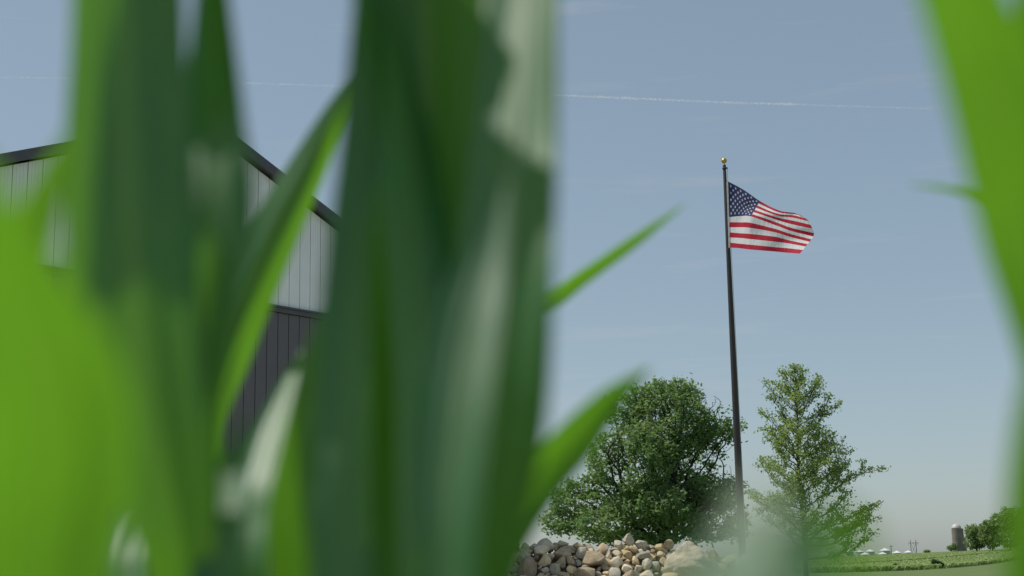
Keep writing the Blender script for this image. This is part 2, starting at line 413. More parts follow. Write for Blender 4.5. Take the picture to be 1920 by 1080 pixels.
def lobes_to_points(lobes, base_px, base, depth, n, seed, shell=.35, ydepth=1.0):
    """lobes: (px, py, rx, ry) ellipses in picture units around a tree standing `depth` metres off"""
    r = random.Random(seed); k = depth / FPX; pts = []
    area = [l[2] * l[3] * (l[2] + l[3]) for l in lobes]; tot = sum(area)
    for l, ar in zip(lobes, area):
        c = P(l[0], l[1], depth); rx, rz = l[2] * k, l[3] * k; ry = rx * ydepth
        yo = (l[4] * k if len(l) > 4 else 0)
        for _ in range(max(10, int(n * ar / tot))):
            while True:
                v = Vector((r.uniform(-1, 1), r.uniform(-1, 1), r.uniform(-1, 1)))
                if 1e-3 < v.length < 1: break
            v = v.normalized() * (v.length ** shell)
            pts.append(Vector((c.x + v.x * rx, base[1] + yo + v.y * ry, c.z + v.z * rz)))
    return pts

# --- big oak behind the rock pile
OD = 75.0
ob = P(1243, 1050, OD); ob.z = ground_z(ob.x, ob.y)
oak = empty('oak_tree', ob)
tag(oak, 'big dark green oak with a broad rounded crown behind the rock pile', 'tree')
oak_lobes = [(1270, 785, 88, 80, 0), (1170, 768, 45, 42, 20), (1325, 765, 44, 34, -40), (1388, 796, 18, 15, 0), (1350, 815, 42, 40, -20), (1185, 865, 85, 68, -60), (1310, 885, 78, 80, 60),
             (1095, 935, 62, 45, 30), (1245, 950, 120, 55, -40), (1350, 965, 48, 42, -30), (1054, 980, 42, 24, 0), (1130, 985, 60, 30, -70), (1225, 738, 45, 36, 0), (1385, 905, 22, 40, 20), (1280, 725, 40, 22, -20), (1130, 1004, 55, 20, -40), (1340, 1002, 58, 24, 30), (1215, 1000, 60, 26, -60), (1385, 985, 24, 30, 0), (1300, 1000, 40, 20, -70)]
att = lobes_to_points(oak_lobes, 1243, ob, OD, 6500, 3, .6)
root = (ob.x, ob.y, ob.z)
nodes, par = colonise(root, att, 2.2, .21, 6.0, .37, 5)
rad, kids = thicken(nodes, par, .016, 2.25)
sc_t = .40 / rad[0]
rad = [max(.012, q * (sc_t if q * sc_t > .03 else 1)) for q in rad]
inv = ob.copy()
segs = [(nodes[p] - inv, nodes[i] - inv, rad[p] if rad[p] < rad[i] * 1.6 else rad[i] * 1.15, rad[i]) for i, p in enumerate(par) if p >= 0]
trunk = [s for s in segs if s[3] >= .13]; limb = [s for s in segs if s[3] < .13]
branch_mesh(trunk, 'trunk', M_bark, oak, 9); branch_mesh(limb, 'limbs', M_bark, oak, 4)
tips = [nodes[i] - inv for i in range(len(nodes)) if rad[i] < .034 and nodes[i].z - ob.z > 1.5]
rs = random.Random(31); tips = [t for t in tips if noise.noise(t * .5 + Vector((3.1, 7.7, 1.3))) > -.19 and rs.random() < .95]
tone = [min(1, max(0, .5 + .55 * noise.noise(t * .7))) for t in tips]
leaf_cards(tips, 'crown', M_oak, oak, .20, 22, .20, 11, tone=np.array(tone), flat=.35)
print('oak nodes', len(nodes), 'tips', len(tips))

# --- young open tree right of the flagpole
YD = 62.0
yb = P(1509, 1048, YD); yb.z = ground_z(yb.x, yb.y)
yng = empty('young_tree', yb)
tag(yng, 'slender young tree with thin yellowish green leaves right of the flagpole', 'tree')
r = random.Random(21); K = YD / FPX
ytop = P(1502, 672, YD); H = ytop.z - yb.z
sil = [(0, 20, 20), (.15, 60, 100), (.20, 105, 150), (.24, 110, 150), (.3, 115, 130), (.46, 118, 133), (.58, 106, 126), (.65, 92, 108), (.70, 80, 86), (.82, 72, 74), (.9, 54, 58), (.95, 36, 40), (1, 8, 8)]
def silw(t, right):
    for (a, l0, r0), (b_, l1, r1) in zip(sil[:-1], sil[1:]):
        if a <= t <= b_:
            q = (t - a) / (b_ - a); return ((r0 + (r1 - r0) * q) if right else (l0 + (l1 - l0) * q)) * K
    return .1
segs = []; tips = []
prev = Vector((0, 0, 0)); N = 40; tr_pts = []
lean = Vector((ytop.x - yb.x, 0, 0))
for i in range(N + 1):
    t = i / N
    tr_pts.append(Vector((lean.x * t + .05 * math.sin(t * 9), .05 * math.cos(t * 7), H * t)))
tr_r = [.115 * (1 - t / N) ** .85 + .012 for t in range(N + 1)]
for i in range(N): segs.append((tr_pts[i], tr_pts[i + 1], tr_r[i], tr_r[i + 1]))
def on_trunk(t):
    f = t * N; i = min(N - 1, int(f)); return tr_pts[i].lerp(tr_pts[i + 1], f - i)
def twig(p, d, length, rad0, depth):
    n = max(3, int(length / .16)); q = p.copy()
    for i in range(n):
        d = (d + Vector((r.gauss(0, .13), r.gauss(0, .13), r.gauss(0, .10) + (.04 if depth else .03)))).normalized()
        q2 = q + d * (length / n); a = rad0 * (1 - i / n) + .007; segs.append((q.copy(), q2.copy(), a, max(.006, a - rad0 / n)))
        q = q2; fr = (i + 1) / n
        if depth < 2 and fr > .22 and r.random() < (.82 if depth == 0 else .5):
            side = d.cross(Vector((0, 0, 1))).normalized() * r.choice((-1, 1))
            dd = (d * r.uniform(.5, .9) + side * r.uniform(.3, 1.0) + Vector((0, 0, r.uniform(-.15, .55)))).normalized()
            twig(q.copy(), dd, length * r.uniform(.2, .38) * (1.2 - fr * .5), rad0 * .4, depth + 1)
        if (depth > 0 and fr > .3) or fr > .55: tips.append(q.copy())
az = 0
for i in range(66):
    t = .17 + .80 * (i / 66) ** 1.0
    az += 2.4 + r.uniform(-.4, .4)
    dx, dy = math.cos(az), math.sin(az)
    rise = .18 + .8 * t; W = .1
    for _ in range(6): W = .5 * W + .5 * silw(min(1, t + rise * W / H), dx > 0)
    W *= r.uniform(.6, 1.06)
    L = W * math.sqrt(1 + rise * rise)
    if L < .15: continue
    twig(on_trunk(t), Vector((dx, dy, rise)).normalized(), L, .018 + .02 * (1 - t), 0)
twig(on_trunk(.965), Vector((.02, 0, 1)), .35, .014, 1)
for (t, dx, ln) in ((.86, -.75, 1.0), (.87, .55, .95), (.8, .9, 1.25), (.78, -.9, 1.2), (.92, .25, .6), (.9, -.35, .7)):   # upright shoots near the top
    twig(on_trunk(t), Vector((dx, r.uniform(-.4, .4), 1.1)).normalized(), ln, .012, 1)
# the long boughs low on the right, the lowest one hanging over the field
for (t, pts, rr) in ((.185, (1, -.15, .06), 3.7), (.215, (1, .25, .10), 3.3), (.125, (.95, -.3, -.04), 3.0)):
    twig(on_trunk(t), Vector(pts).normalized(), rr, .04, 0)
branch_mesh([s for s in segs if s[2] >= .05], 'trunk', M_bark2, yng, 8); branch_mesh([s for s in segs if s[2] < .05], 'branches', M_bark2, yng, 4)
tips = [t for t in tips if r.random() < (.80 if t.z < .72 * H else .6)]
tone = [min(1, max(0, .55 + .6 * noise.noise(t * .8))) for t in tips]
leaf_cards(tips, 'crown', M_young, yng, .115, 5, .11, 12, tone=np.array(tone))
print('young tips', len(tips))

# ------------------------------------------------------------------ rock pile
RD = 24.0
def rock_mesh(seed, sub=3, rough=.28, facet=.5):
    bm = bmesh.new(); bmesh.ops.create_icosphere(bm, subdivisions=sub, radius=1)
    rr = random.Random(seed); o = Vector((rr.uniform(-50, 50), rr.uniform(-50, 50), rr.uniform(-50, 50)))
    planes = [(Vector((rr.gauss(0, 1), rr.gauss(0, 1), rr.gauss(0, 1))).normalized(), rr.uniform(.48, .82)) for _ in range(int(6 + facet * 9))]
    for v in bm.verts:
        p = v.co.copy()
        p *= 1 + rough * noise.noise(p * .9 + o)
        for n_, d in planes:
            e = p.dot(n_) - d
            if e > 0: p -= n_ * e * .96
        p *= 1 + .045 * noise.noise(p * 3.5 + o) + .02 * noise.noise(p * 8 + o)
        v.co = p
    me = bpy.data.meshes.new('stone'); bm.to_mesh(me); bm.free()
    me.polygons.foreach_set('use_smooth', [True] * len(me.polygons))
    me.set_sharp_from_angle(angle=R(26))
    return me
def stone_mat(name, c1, c2, dark=.5):
    mt = bpy.data.materials.new(name); mt.use_nodes = True
    n, l = mt.node_tree.nodes, mt.node_tree.links; b = n['Principled BSDF']
    t = n.new('ShaderNodeTexCoord'); oi = n.new('ShaderNodeObjectInfo')
    ad = n.new('ShaderNodeVectorMath'); ad.operation = 'ADD'; l.new(t.outputs['Object'], ad.inputs[0])
    ml = n.new('ShaderNodeMath'); ml.operation = 'MULTIPLY'; ml.inputs[1].default_value = 40; l.new(oi.outputs['Random'], ml.inputs[0]); l.new(ml.outputs[0], ad.inputs[1])
    z = n.new('ShaderNodeTexNoise'); z.inputs['Scale'].default_value = 2.2; z.inputs['Detail'].default_value = 9; z.inputs['Roughness'].default_value = .65; l.new(ad.outputs[0], z.inputs['Vector'])
    cr = n.new('ShaderNodeValToRGB'); cr.color_ramp.elements[0].position = .3; cr.color_ramp.elements[1].position = .7
    cr.color_ramp.elements[0].color = (*c1, 1); cr.color_ramp.elements[1].color = (*c2, 1); l.new(z.outputs['Fac'], cr.inputs['Fac'])
    mr = n.new('ShaderNodeMapRange'); mr.inputs['To Min'].default_value = .75; mr.inputs['To Max'].default_value = 1.15; l.new(oi.outputs['Random'], mr.inputs['Value'])
    mm = n.new('ShaderNodeMix'); mm.data_type = 'RGBA'; mm.blend_type = 'MULTIPLY'; mm.inputs['Factor'].default_value = 1
    l.new(cr.outputs[0], mm.inputs['A']); l.new(mr.outputs[0], mm.inputs['B']); l.new(mm.outputs['Result'], b.inputs['Base Color'])
    b.inputs['Roughness'].default_value = .88; b.inputs['Specular IOR Level'].default_value = .25
    z2 = n.new('ShaderNodeTexNoise'); z2.inputs['Scale'].default_value = 9; z2.inputs['Detail'].default_value = 8; l.new(ad.outputs[0], z2.inputs['Vector'])
    bp = n.new('ShaderNodeBump'); bp.inputs['Strength'].default_value = .45; bp.inputs['Distance'].default_value = .03; l.new(z2.outputs['Fac'], bp.inputs['Height']); l.new(bp.outputs[0], b.inputs['Normal'])
    return mt
S_tan = stone_mat('tan_fieldstone', (.50, .395, .225), (.72, .58, .36))
S_grey = stone_mat('grey_fieldstone', (.35, .325, .25), (.55, .51, .41))
S_brown = stone_mat('brown_fieldstone', (.32, .25, .16), (.52, .42, .29))
S_pale = stone_mat('pale_sandstone', (.56, .48, .34), (.76, .68, .52))
M_soil = mat('gravelly_soil', (.16, .125, .09), .95, var=.3, scale=12)
def top_px(px):                       # outline of the heap in picture units
    pts = [(860, 1046), (950, 1030), (985, 1022), (1015, 1016), (1060, 1026), (1100, 1030), (1140, 1032), (1175, 1022), (1215, 1026), (1250, 1035), (1300, 1042), (1380, 1050), (1460, 1064)]
    for (a, b1), (c, d1) in zip(pts[:-1], pts[1:]):
        if a <= px <= c: return b1 + (d1 - b1) * (px - a) / (c - a)
    return 1064
pile_c = P(1150, 1060, RD); pile = empty('rock_pile', (pile_c.x, pile_c.y, 0))
tag(pile, 'heap of loose tan and grey fieldstones in front of the oak', 'rock pile')
kk = RD / FPX
def pile_top(X):                      # world height of the crest at world x
    return P(960 + X / kk, top_px(960 + X / kk), RD).z
def pile_h(X, Y):                     # heap surface: a long ridge, front slope about 35 degrees
    c = pile_top(X) - .06; d = abs(Y - pile_c.y)
    e = max(0, (abs(X - pile_c.x) - 2.3)); return max(0.0, c - .72 * max(0, d - .15) - .5 * e)
# soil core
gx = np.linspace(pile_c.x - 4.2, pile_c.x + 4.2, 50); gy = np.linspace(pile_c.y - 2.6, pile_c.y + 2.6, 30)
cv = [(a - pile_c.x, b_ - pile_c.y, max(-.05, pile_h(a, b_) - .14)) for b_ in gy for a in gx]
cf = [(j * 50 + i, j * 50 + i + 1, (j + 1) * 50 + i + 1, (j + 1) * 50 + i) for j in range(29) for i in range(49)]
mesh_obj('soil_core', cv, cf, M_soil, pile, True)
variants = {}
for mi, mt_ in enumerate((S_tan, S_grey, S_brown, S_pale)):
    variants[mi] = []
    for q in range(6):
        me = rock_mesh(100 + mi * 10 + q, 3, .3, .15 + .17 * q); me.materials.append(mt_); variants[mi].append(me)
r = random.Random(4)
placed = []
def try_place(sz, n_try, zlo, front_only=True):
    for _ in range(n_try):
        X = pile_c.x + r.uniform(-2.25, 2.7); Y = pile_c.y + r.uniform(-1.75, .45)
        h = pile_h(X, Y)
        if h < zlo: continue
        c = Vector((X, Y, h + r.uniform(-.25, .2) * sz))
        if all((c - p).length > (sz + s) * .74 for p, s in placed):
            placed.append((c, sz)); return c
    return None
def stone(c, sz, mi, me=None):
    o = link(bpy.data.objects.new('stone', me or r.choice(variants[mi])), pile)
    o.location = c - Vector((pile_c.x, pile_c.y, 0))
    o.scale = (sz * r.uniform(.95, 1.35), sz * r.uniform(.8, 1.1), sz * r.uniform(.6, .92))
    o.rotation_euler = (r.gauss(0, .45), r.gauss(0, .45), r.uniform(0, 6.28)); return o
# the stones one can recognise: (px, py, half size px, material)
key = [(1023, 1022, 21, 3), (1014, 1034, 20, 3), (1058, 1037, 22, 2), (1092, 1039, 16, 1), (1086, 1025, 15, 0), (1131, 1032, 19, 2), (1112, 1052, 26, 2), (1157, 1055, 18, 3), (1178, 1014, 15, 1),
       (1157, 1022, 11, 1), (1205, 1024, 16, 1), (1222, 1028, 13, 2), (1165, 1029, 10, 0), (1212, 1058, 17, 1), (1175, 1066, 15, 3), (986, 1052, 17, 1), (1020, 1053, 15, 0), (990, 1070, 26, 2), (1040, 1068, 16, 1),
       (967, 1022, 12, 0), (1238, 1026, 11, 0), (1254, 1022, 14, 2), (1100, 1076, 22, 2), (1228, 1062, 14, 1), (1188, 1030, 10, 0), (1140, 1055, 12, 0), (1136, 1075, 10, 0), (1190, 1052, 10, 0), (1055, 1020, 11, 3), (983, 1034, 14, 0)]
for (px, py, hs_, mi) in key:
    sz = hs_ * kk * .95
    # slide along the view ray to the heap's surface
    d = RD - 1.7; best = None
    while d < RD + .6:
        q = P(px, py, d)
        if q.z < pile_h(q.x, q.y) + sz * .15: best = q; break
        d += .03
    q = best or P(px, py, RD)
    placed.append((q, sz)); stone(q, sz, mi)
for sz, n, tries in ((.20, 26, 40), (.15, 60, 60), (.11, 100, 80), (.075, 170, 80), (.05, 180, 60)):
    for _ in range(n):
        s_ = sz * r.uniform(.8, 1.2); c = try_place(s_, tries, .25)
        if c: stone(c, s_, r.choice((0, 0, 0, 1, 1, 2, 2, 3, 3)))
print('stones', len(placed))
# the large pale boulder at the right end of the heap and a rounded one beside it
def boulder(name, px, py, d, sx, sy, sz, seed, rz, label):
    me = rock_mesh(seed, 5, .42, .9); me.materials.append(S_pale)
    for v in me.vertices:                              # coarse broken relief
        p = v.co; q = 1 + .10 * noise.noise(p * 3.3 + Vector((9, 2, 5))) + .05 * noise.noise(p * 8) + .03 * noise.noise(p * 17); v.co = p * q
    o = link(bpy.data.objects.new(name, me)); o.location = P(px, py, d); o.scale = (sx, sy, sz); o.rotation_euler = (.1, .12, rz)
    tag(o, label, 'boulder'); return o
boulder('boulder', 1288, 1062, RD - .55, .60, .5, .46, 61, .4, 'large pale sandstone boulder at the right end of the rock pile')
boulder('boulder', 1402, 1068, RD - .4, .36, .36, .42, 64, 1.1, 'rounded boulder right of the largest one, behind the blurred pale leaf')

# ------------------------------------------------------------------ flagpole and flag
FD = 31.0
pb = P(1391, 1050, FD); pt = P(1358.5, 318, FD)
pole_x, pole_y = (pb.x * .5 + pt.x * .5), None
pt_dir = ray(1358.5, 318); t_ = pb.y / pt_dir.y; pole_top = CAM + pt_dir * t_
pole_h = pole_top.z
fp = empty('flagpole', (pole_top.x, pb.y, 0))
tag(fp, 'tall dark bronze flagpole with a gold ball on top', 'flagpole')
mb = MB(); mb.lathe([(.078, 0), (.078, pole_h * .3), (.068, pole_h * .55), (.052, pole_h * .8), (.037, pole_h - .02), (.03, pole_h)], 24); mb.build('shaft', M_pole, fp, True)
mb = MB(); mb.lathe([(.034, pole_h), (.05, pole_h + .01), (.05, pole_h + .05), (.03, pole_h + .06), (.038, pole_h + .075), (.038, pole_h + .10), (.02, pole_h + .12)], 20); mb.box(.02, .075, -.012, .012, pole_h + .015, pole_h + .05); mb.build('truck', M_pole, fp, True)
mb = MB(); mb.lathe([(.007, pole_h + .11), (.007, pole_h + .2)], 10); stem = mb.build('spindle', M_rope, fp, True)
bz = pole_h + .21; mb = MB(); mb.lathe([(max(.003, .064 * math.sin(math.pi * i / 14)), bz - .064 * math.cos(math.pi * i / 14)) for i in range(15)], 24); mb.build('ball', M_gold, fp, True)
mb = MB(); mb.lathe([(.2, 0), (.2, .03), (.15, .08), (.085, .12), (.08, .14)], 24); mb.build('base_collar', M_pole, fp, True)
mb = MB(); mb.lathe([(.42, -.1), (.42, .0), (.4, .02)], 28); mb.build('footing', M_conc, fp)
mb = MB(); mb.tube([(.082, -.03, 1.2), (.075, -.028, pole_h * .5), (.062, -.012, pole_h + .03)], .006, 5); mb.build('halyard', M_rope, fp)
mb = MB(); mb.box(.075, .11, -.045, -.015, 1.15, 1.17); mb.box(.09, .105, -.04, -.02, 1.08, 1.25); mb.build('cleat', M_pole, fp)

def cloth_mat(name, c):
    mt = bpy.data.materials.new(name); mt.use_nodes = True
    n, l = mt.node_tree.nodes, mt.node_tree.links; b = n['Principled BSDF']; out = n['Material Output']
    b.inputs['Base Color'].default_value = (*c, 1); b.inputs['Roughness'].default_value = .75; b.inputs['Specular IOR Level'].default_value = .3
    t = n.new('ShaderNodeTexCoord'); z = n.new('ShaderNodeTexNoise'); z.inputs['Scale'].default_value = 7; z.inputs['Detail'].default_value = 4
    mp = n.new('ShaderNodeMapping'); mp.inputs['Rotation'].default_value = (0, R(35), 0); mp.inputs['Scale'].default_value = (2.5, 1, .6)
    l.new(t.outputs['Object'], mp.inputs['Vector']); l.new(mp.outputs[0], z.inputs['Vector'])
    bp = n.new('ShaderNodeBump'); bp.inputs['Strength'].default_value = .45; bp.inputs['Distance'].default_value = .04; l.new(z.outputs['Fac'], bp.inputs['Height']); l.new(bp.outputs[0], b.inputs['Normal'])
    tr = n.new('ShaderNodeBsdfTranslucent'); tr.inputs['Color'].default_value = (*c, 1)
    ms = n.new('ShaderNodeMixShader'); ms.inputs[0].default_value = .4
    l.new(b.outputs[0], ms.inputs[1]); l.new(tr.outputs[0], ms.inputs[2]); l.new(ms.outputs[0], out.inputs['Surface'])
    return mt
F_red = cloth_mat('flag_red', (.52, .022, .05)); F_white = cloth_mat('flag_white', (.82, .82, .83)); F_blue = cloth_mat('flag_blue', (.035, .045, .14))
# control lattice of the wind-blown cloth, in picture units (crop scale 4.908, crop origin 1300,280)
def cc(p): return (1300 + p[0] / 4.908, 280 + p[1] / 4.908)
cols = {
    0.0: [(320 + 20 * i / 13, 295 + 610 * i / 13) for i in range(14)],
    0.2: [(462 - 27 * i / 7, 372 + 240 * i / 7) for i in range(7)] + [(435, 614), (432, 672), (430, 717), (428, 772), (426, 815), (424, 868), (422, 909)],
    0.4: [(613 - 83 * i / 7, 476 + 141 * i / 7) for i in range(7)] + [(530, 617), (524, 676), (522, 722), (520, 778), (518, 825), (515, 877), (515, 921)],
    0.7: [(800, 566), (795, 582), (790, 596), (786, 612), (782, 630), (778, 652), (775, 676), (772, 704), (768, 736), (764, 766), (760, 806), (757, 850), (754, 900), (750, 940)],
    0.85: [(925, 585), (922, 594), (918, 606), (914, 628), (912, 655), (910, 690), (908, 724), (905, 752), (900, 780), (893, 806), (886, 838), (880, 866), (870, 910), (862, 951)],
    1.0: [(975, 602), (1000, 612), (1032, 634), (1065, 662), (1080, 694), (1096, 730), (1112, 772), (1106, 803), (1088, 828), (1070, 851), (1052, 872), (1032, 894), (1010, 926), (980, 960)]}
us = sorted(cols)
def lerp_cols(u, j):
    # Catmull-Rom in u
    i = max(k for k in range(len(us) - 1) if us[k] <= u + 1e-9)
    p = [cols[us[max(0, min(len(us) - 1, i + q))]][j] for q in (-1, 0, 1, 2)]
    tt = [us[max(0, min(len(us) - 1, i + q))] for q in (-1, 0, 1, 2)]
    t = (u - tt[1]) / (tt[2] - tt[1]); out = []
    for c in (0, 1):
        m1 = (p[2][c] - p[0][c]) / max(1e-6, tt[2] - tt[0]) * (tt[2] - tt[1]); m2 = (p[3][c] - p[1][c]) / max(1e-6, tt[3] - tt[1]) * (tt[2] - tt[1])
        h = (2 * t**3 - 3 * t**2 + 1) * p[1][c] + (t**3 - 2 * t**2 + t) * m1 + (-2 * t**3 + 3 * t**2) * p[2][c] + (t**3 - t**2) * m2; out.append(h)
    return out
def cloth(u, v):
    f = v * 13; j = min(12, int(f)); a = lerp_cols(u, j); b_ = lerp_cols(u, j + 1); q = f - j
    px, py = cc((a[0] + (b_[0] - a[0]) * q, a[1] + (b_[1] - a[1]) * q))
    d = FD + .01
    # the cloth swings away and back: one long billow plus small diagonal ripples
    w = -1.1 * u + .07 * math.sin(u * 8.5 + 1.6 * v - .3) * u + .10 * u * (1 - v)
    rip = .020 * math.sin(15 * u + 9 * v) * min(1, 4 * u) + .012 * math.sin(27 * u - 11 * v + 1.3) * min(1, 5 * u)
    rip += -.35 * v * min(1, u * 2.5) + .03 * u * noise.noise(Vector((u * 5, v * 7, 2.2)))
    pole_off = .0
    return P(px, py, d + w + rip) 
flag_o = cloth(0, 0)
flag = empty('american_flag', flag_o)
tag(flag, 'stars and stripes flag blowing in the wind near the top of the pole', 'flag')
NU = 44
def patch(name, u0, u1, v0, v1, nu, nv, mt_, parent, lift=0, parent_o=None):
    vs_, fs = [], []
    for j in range(nv + 1):
        for i in range(nu + 1):
            p = cloth(u0 + (u1 - u0) * i / nu, v0 + (v1 - v0) * j / nv) - flag_o
            if lift: p -= FWD * lift
            vs_.append(p)
    for j in range(nv):
        for i in range(nu): fs.append((j * (nu + 1) + i, (j + 1) * (nu + 1) + i, (j + 1) * (nu + 1) + i + 1, j * (nu + 1) + i + 1))
    return mesh_obj(name, vs_, fs, mt_, parent, True)
for i in range(13):
    patch('stripe', .4 if i < 7 else 0.0, 1.0, i / 13, (i + 1) / 13, 32 if i < 7 else 52, 3, F_red if i % 2 == 0 else F_white, flag)
canton = patch('canton', 0.0, .4, 0, 7 / 13, 20, 14, F_blue, flag)
for row in range(9):
    n = 6 if row % 2 == 0 else 5
    for q in range(n):
        u = .4 * ((2 * q + 1 + row % 2) / 12); v = (7 / 13) * (row + 1) / 10
        vv = []; ra = .026
        for k_ in range(10):
            an = math.pi / 2 + k_ * math.pi / 5; rr_ = ra * (1 if k_ % 2 == 0 else .42)
            uu = min(.399, max(.001, u + rr_ * math.cos(an) * .62)); v2 = v - rr_ * math.sin(an) * 1.9 * .62
            for sgn in (1,): vv.append(cloth(uu, max(.001, v2)) - flag_o - FWD * .006)
        c = cloth(u, v) - flag_o - FWD * .006
        mesh_obj('star', [c] + vv, [(0, 1 + k_, 1 + (k_ + 1) % 10) for k_ in range(10)], F_white, canton)
mb = MB(); hp = [cloth(0, i / 12) - flag_o for i in range(13)]
for a, b_ in zip(hp[:-1], hp[1:]):
    o1 = Vector((-.035, 0, 0)); z1 = Vector((0, .006, 0))
    mb.hexa([tuple(a + o1 - z1), tuple(a - z1), tuple(a + z1), tuple(a + o1 + z1), tuple(b_ + o1 - z1), tuple(b_ - z1), tuple(b_ + z1), tuple(b_ + o1 + z1)])
mb.build('heading', F_white, flag)
for e in (hp[0], hp[-1]):
    mb = MB(); mb.tube([tuple(e + Vector((-.02, 0, 0))), tuple(e + Vector((-.05, -.005, .02 if e is hp[0] else -.05)))], .008, 6); mb.build('snap_hook', M_pole, flag)

# ------------------------------------------------------------------ far farm: grain bins, poles, silo, trees
def grain_bin(px, d, dia_px, top_py, wall_m, label):
    c = P(px, 1040, d); gz = ground_z(c.x, c.y); top = P(px, top_py, d).z
    ra = dia_px / 2 * d / FPX; cone = ra * .5; eave = top - cone
    o = empty('grain_bin', (c.x, c.y, gz)); z0 = 0; ze = eave - gz
    mb = MB(); prof = [(ra, 0)]; nr = 14
    for i in range(nr):
        za = ze * i / nr; prof += [(ra, za + ze / nr * .1), (ra * .99, za + ze / nr * .5), (ra, za + ze / nr * .95)]
    mb.lathe(prof, 28); mb.build('wall', M_bin, o, True)
    mb = MB(); mb.lathe([(ra * 1.03, ze), (ra * 1.03, ze + .1), (ra * .15, ze + cone * .88), (ra * .13, ze + cone * .9), (ra * .13, ze + cone), (.05, ze + cone * 1.04)], 28); rf = mb.build('roof', M_binroof, o)
    mb = MB()
    for i in range(14):
        an = 2 * math.pi * i / 14; ca, sa = math.cos(an), math.sin(an)
        mb.tube([(ra * ca, ra * sa, ze + .16), (ra * .2 * ca, ra * .2 * sa, ze + cone * .86 + .05)], .05, 4)
    mb.build('roof_rib', M_binroof, rf)
    mb = MB(); mb.box(-.25, .25, -ra - .3, -ra - .05, 0, ze); mb.build('ladder', M_bin, o)
    tag(o, label, 'grain bin', 'grain bins beyond the field'); return o
BINS = [(1591.5, 1000, 18, 1030, 'leftmost grain bin with white cone roof, partly behind the tree leaves'), (1612, 1030, 16, 1031, 'second grain bin from the left, grey wall showing under white roof'),
        (1621.5, 940, 17, 1035.5, 'low near grain bin in front of the left group of bins'), (1631.5, 1030, 17, 1030, 'grain bin at the right of the left group, grey wall showing'),
        (1654.5, 940, 16, 1035, 'small low grain bin in front of the tallest bin'), (1659.5, 1010, 20, 1027.5, 'tallest grain bin with the steepest white cone roof'),
        (1681.5, 960, 17, 1032.5, 'second grain bin from the right, only its white roof showing'), (1703, 960, 15, 1032.2, 'rightmost grain bin beside the power line frame')]
for b_ in BINS: grain_bin(b_[0], b_[1], b_[2], b_[3], 0, b_[4])
# slim leg/elevator pole by the bins
c = P(1671.5, 1040, 1005); gz = ground_z(c.x, c.y); o = empty('utility_pole', (c.x, c.y, gz)); tag(o, 'single thin pole standing between the white grain bins', 'utility pole')
hh = P(1671.5, 1022, 1005).z - gz
mb = MB(); mb.lathe([(.3, 0), (.22, hh)], 8); mb.build('post', M_wood, o); mb = MB(); mb.box(-1.4, 1.4, -.12, .12, hh - 1.2, hh - .9); mb.build('crossarm', M_wood, o)
# H-frame of the power line
c = P(1714, 1040, 1250); gz = ground_z(c.x, c.y); o = empty('power_line_frame', (c.x, c.y, gz)); tag(o, 'thin two-legged power line frame on the horizon right of the bins', 'power pole')
hh = P(1714, 1012, 1250).z - gz; hx = 5 * 1250 / FPX
for s in (-1, 1): mb = MB(); mb.lathe([(.34, 0), (.24, hh)], 8, (s * hx, 0, 0)); mb.build('leg', M_wood, o)
mb = MB(); mb.box(-hx * 1.9, hx * 1.9, -.15, .15, hh - 3.0, hh - 2.6); mb.build('crossarm', M_wood, o)
mb = MB(); mb.tube([(-hx, 0, hh - 13), (hx, 0, hh - 3)], .16, 5); mb.tube([(hx, 0, hh - 13), (-hx, 0, hh - 3)], .1, 5); mb.build('brace', M_wood, o)
for s in (-1.7, 0, 1.7): mb = MB(); mb.lathe([(.12, hh - 4.6), (.12, hh - 3.0)], 6, (s * hx, 0, 0)); mb.build('insulator', M_wood, o)
# silo
SD = 740
c = P(1796.5, 1035, SD); gz = ground_z(c.x, c.y); silo = empty('silo', (c.x, c.y, gz)); tag(silo, 'brown concrete stave silo with a pale dome at the edge of the field', 'silo')
ra = 9.0 * SD / FPX; ztop = P(1796.5, 991, SD).z - gz
mb = MB(); mb.lathe([(ra, -1), (ra, ztop)], 36); mb.build('wall', M_silo, silo, True); shade_flat_caps(silo.children[0])
mb = MB()
for i in range(22):
    z = .3 + i * (ztop - .6) / 21; mb.lathe([(ra + .05, z - .05), (ra + .05, z + .05)], 36, caps=False)
mb.build('hoops', mat('rusty_hoop', (.13, .10, .085), .8, var=.2), silo, True)
mb = MB(); mb.lathe([(ra * 1.02 * math.cos(i * math.pi / 20), ztop + ra * 1.02 * math.sin(i * math.pi / 20)) for i in range(10)] + [(.05, ztop + ra * 1.02)], 36); mb.build('dome', M_dome, silo, True)
mb = MB(); mb.box(ra - .1, ra + .9, -.6, .6, 0, ztop); mb.build('chute', M_silo, silo)
c2 = P(1808.5, 1035, SD + 12); gz2 = ground_z(c2.x, c2.y); s2 = empty('small_silo', (c2.x, c2.y, gz2)); tag(s2, 'short narrow brown silo tucked behind the domed one', 'silo')
zt2 = P(1808, 1007, SD + 12).z - gz2; mb = MB(); mb.lathe([(1.4, -1), (1.4, zt2)], 20); mb.build('wall', M_silo, s2, True); shade_flat_caps(s2.children[0]); mb = MB(); mb.lathe([(1.46, zt2), (.2, zt2 + .5)], 20); mb.build('cap', M_silo, s2)

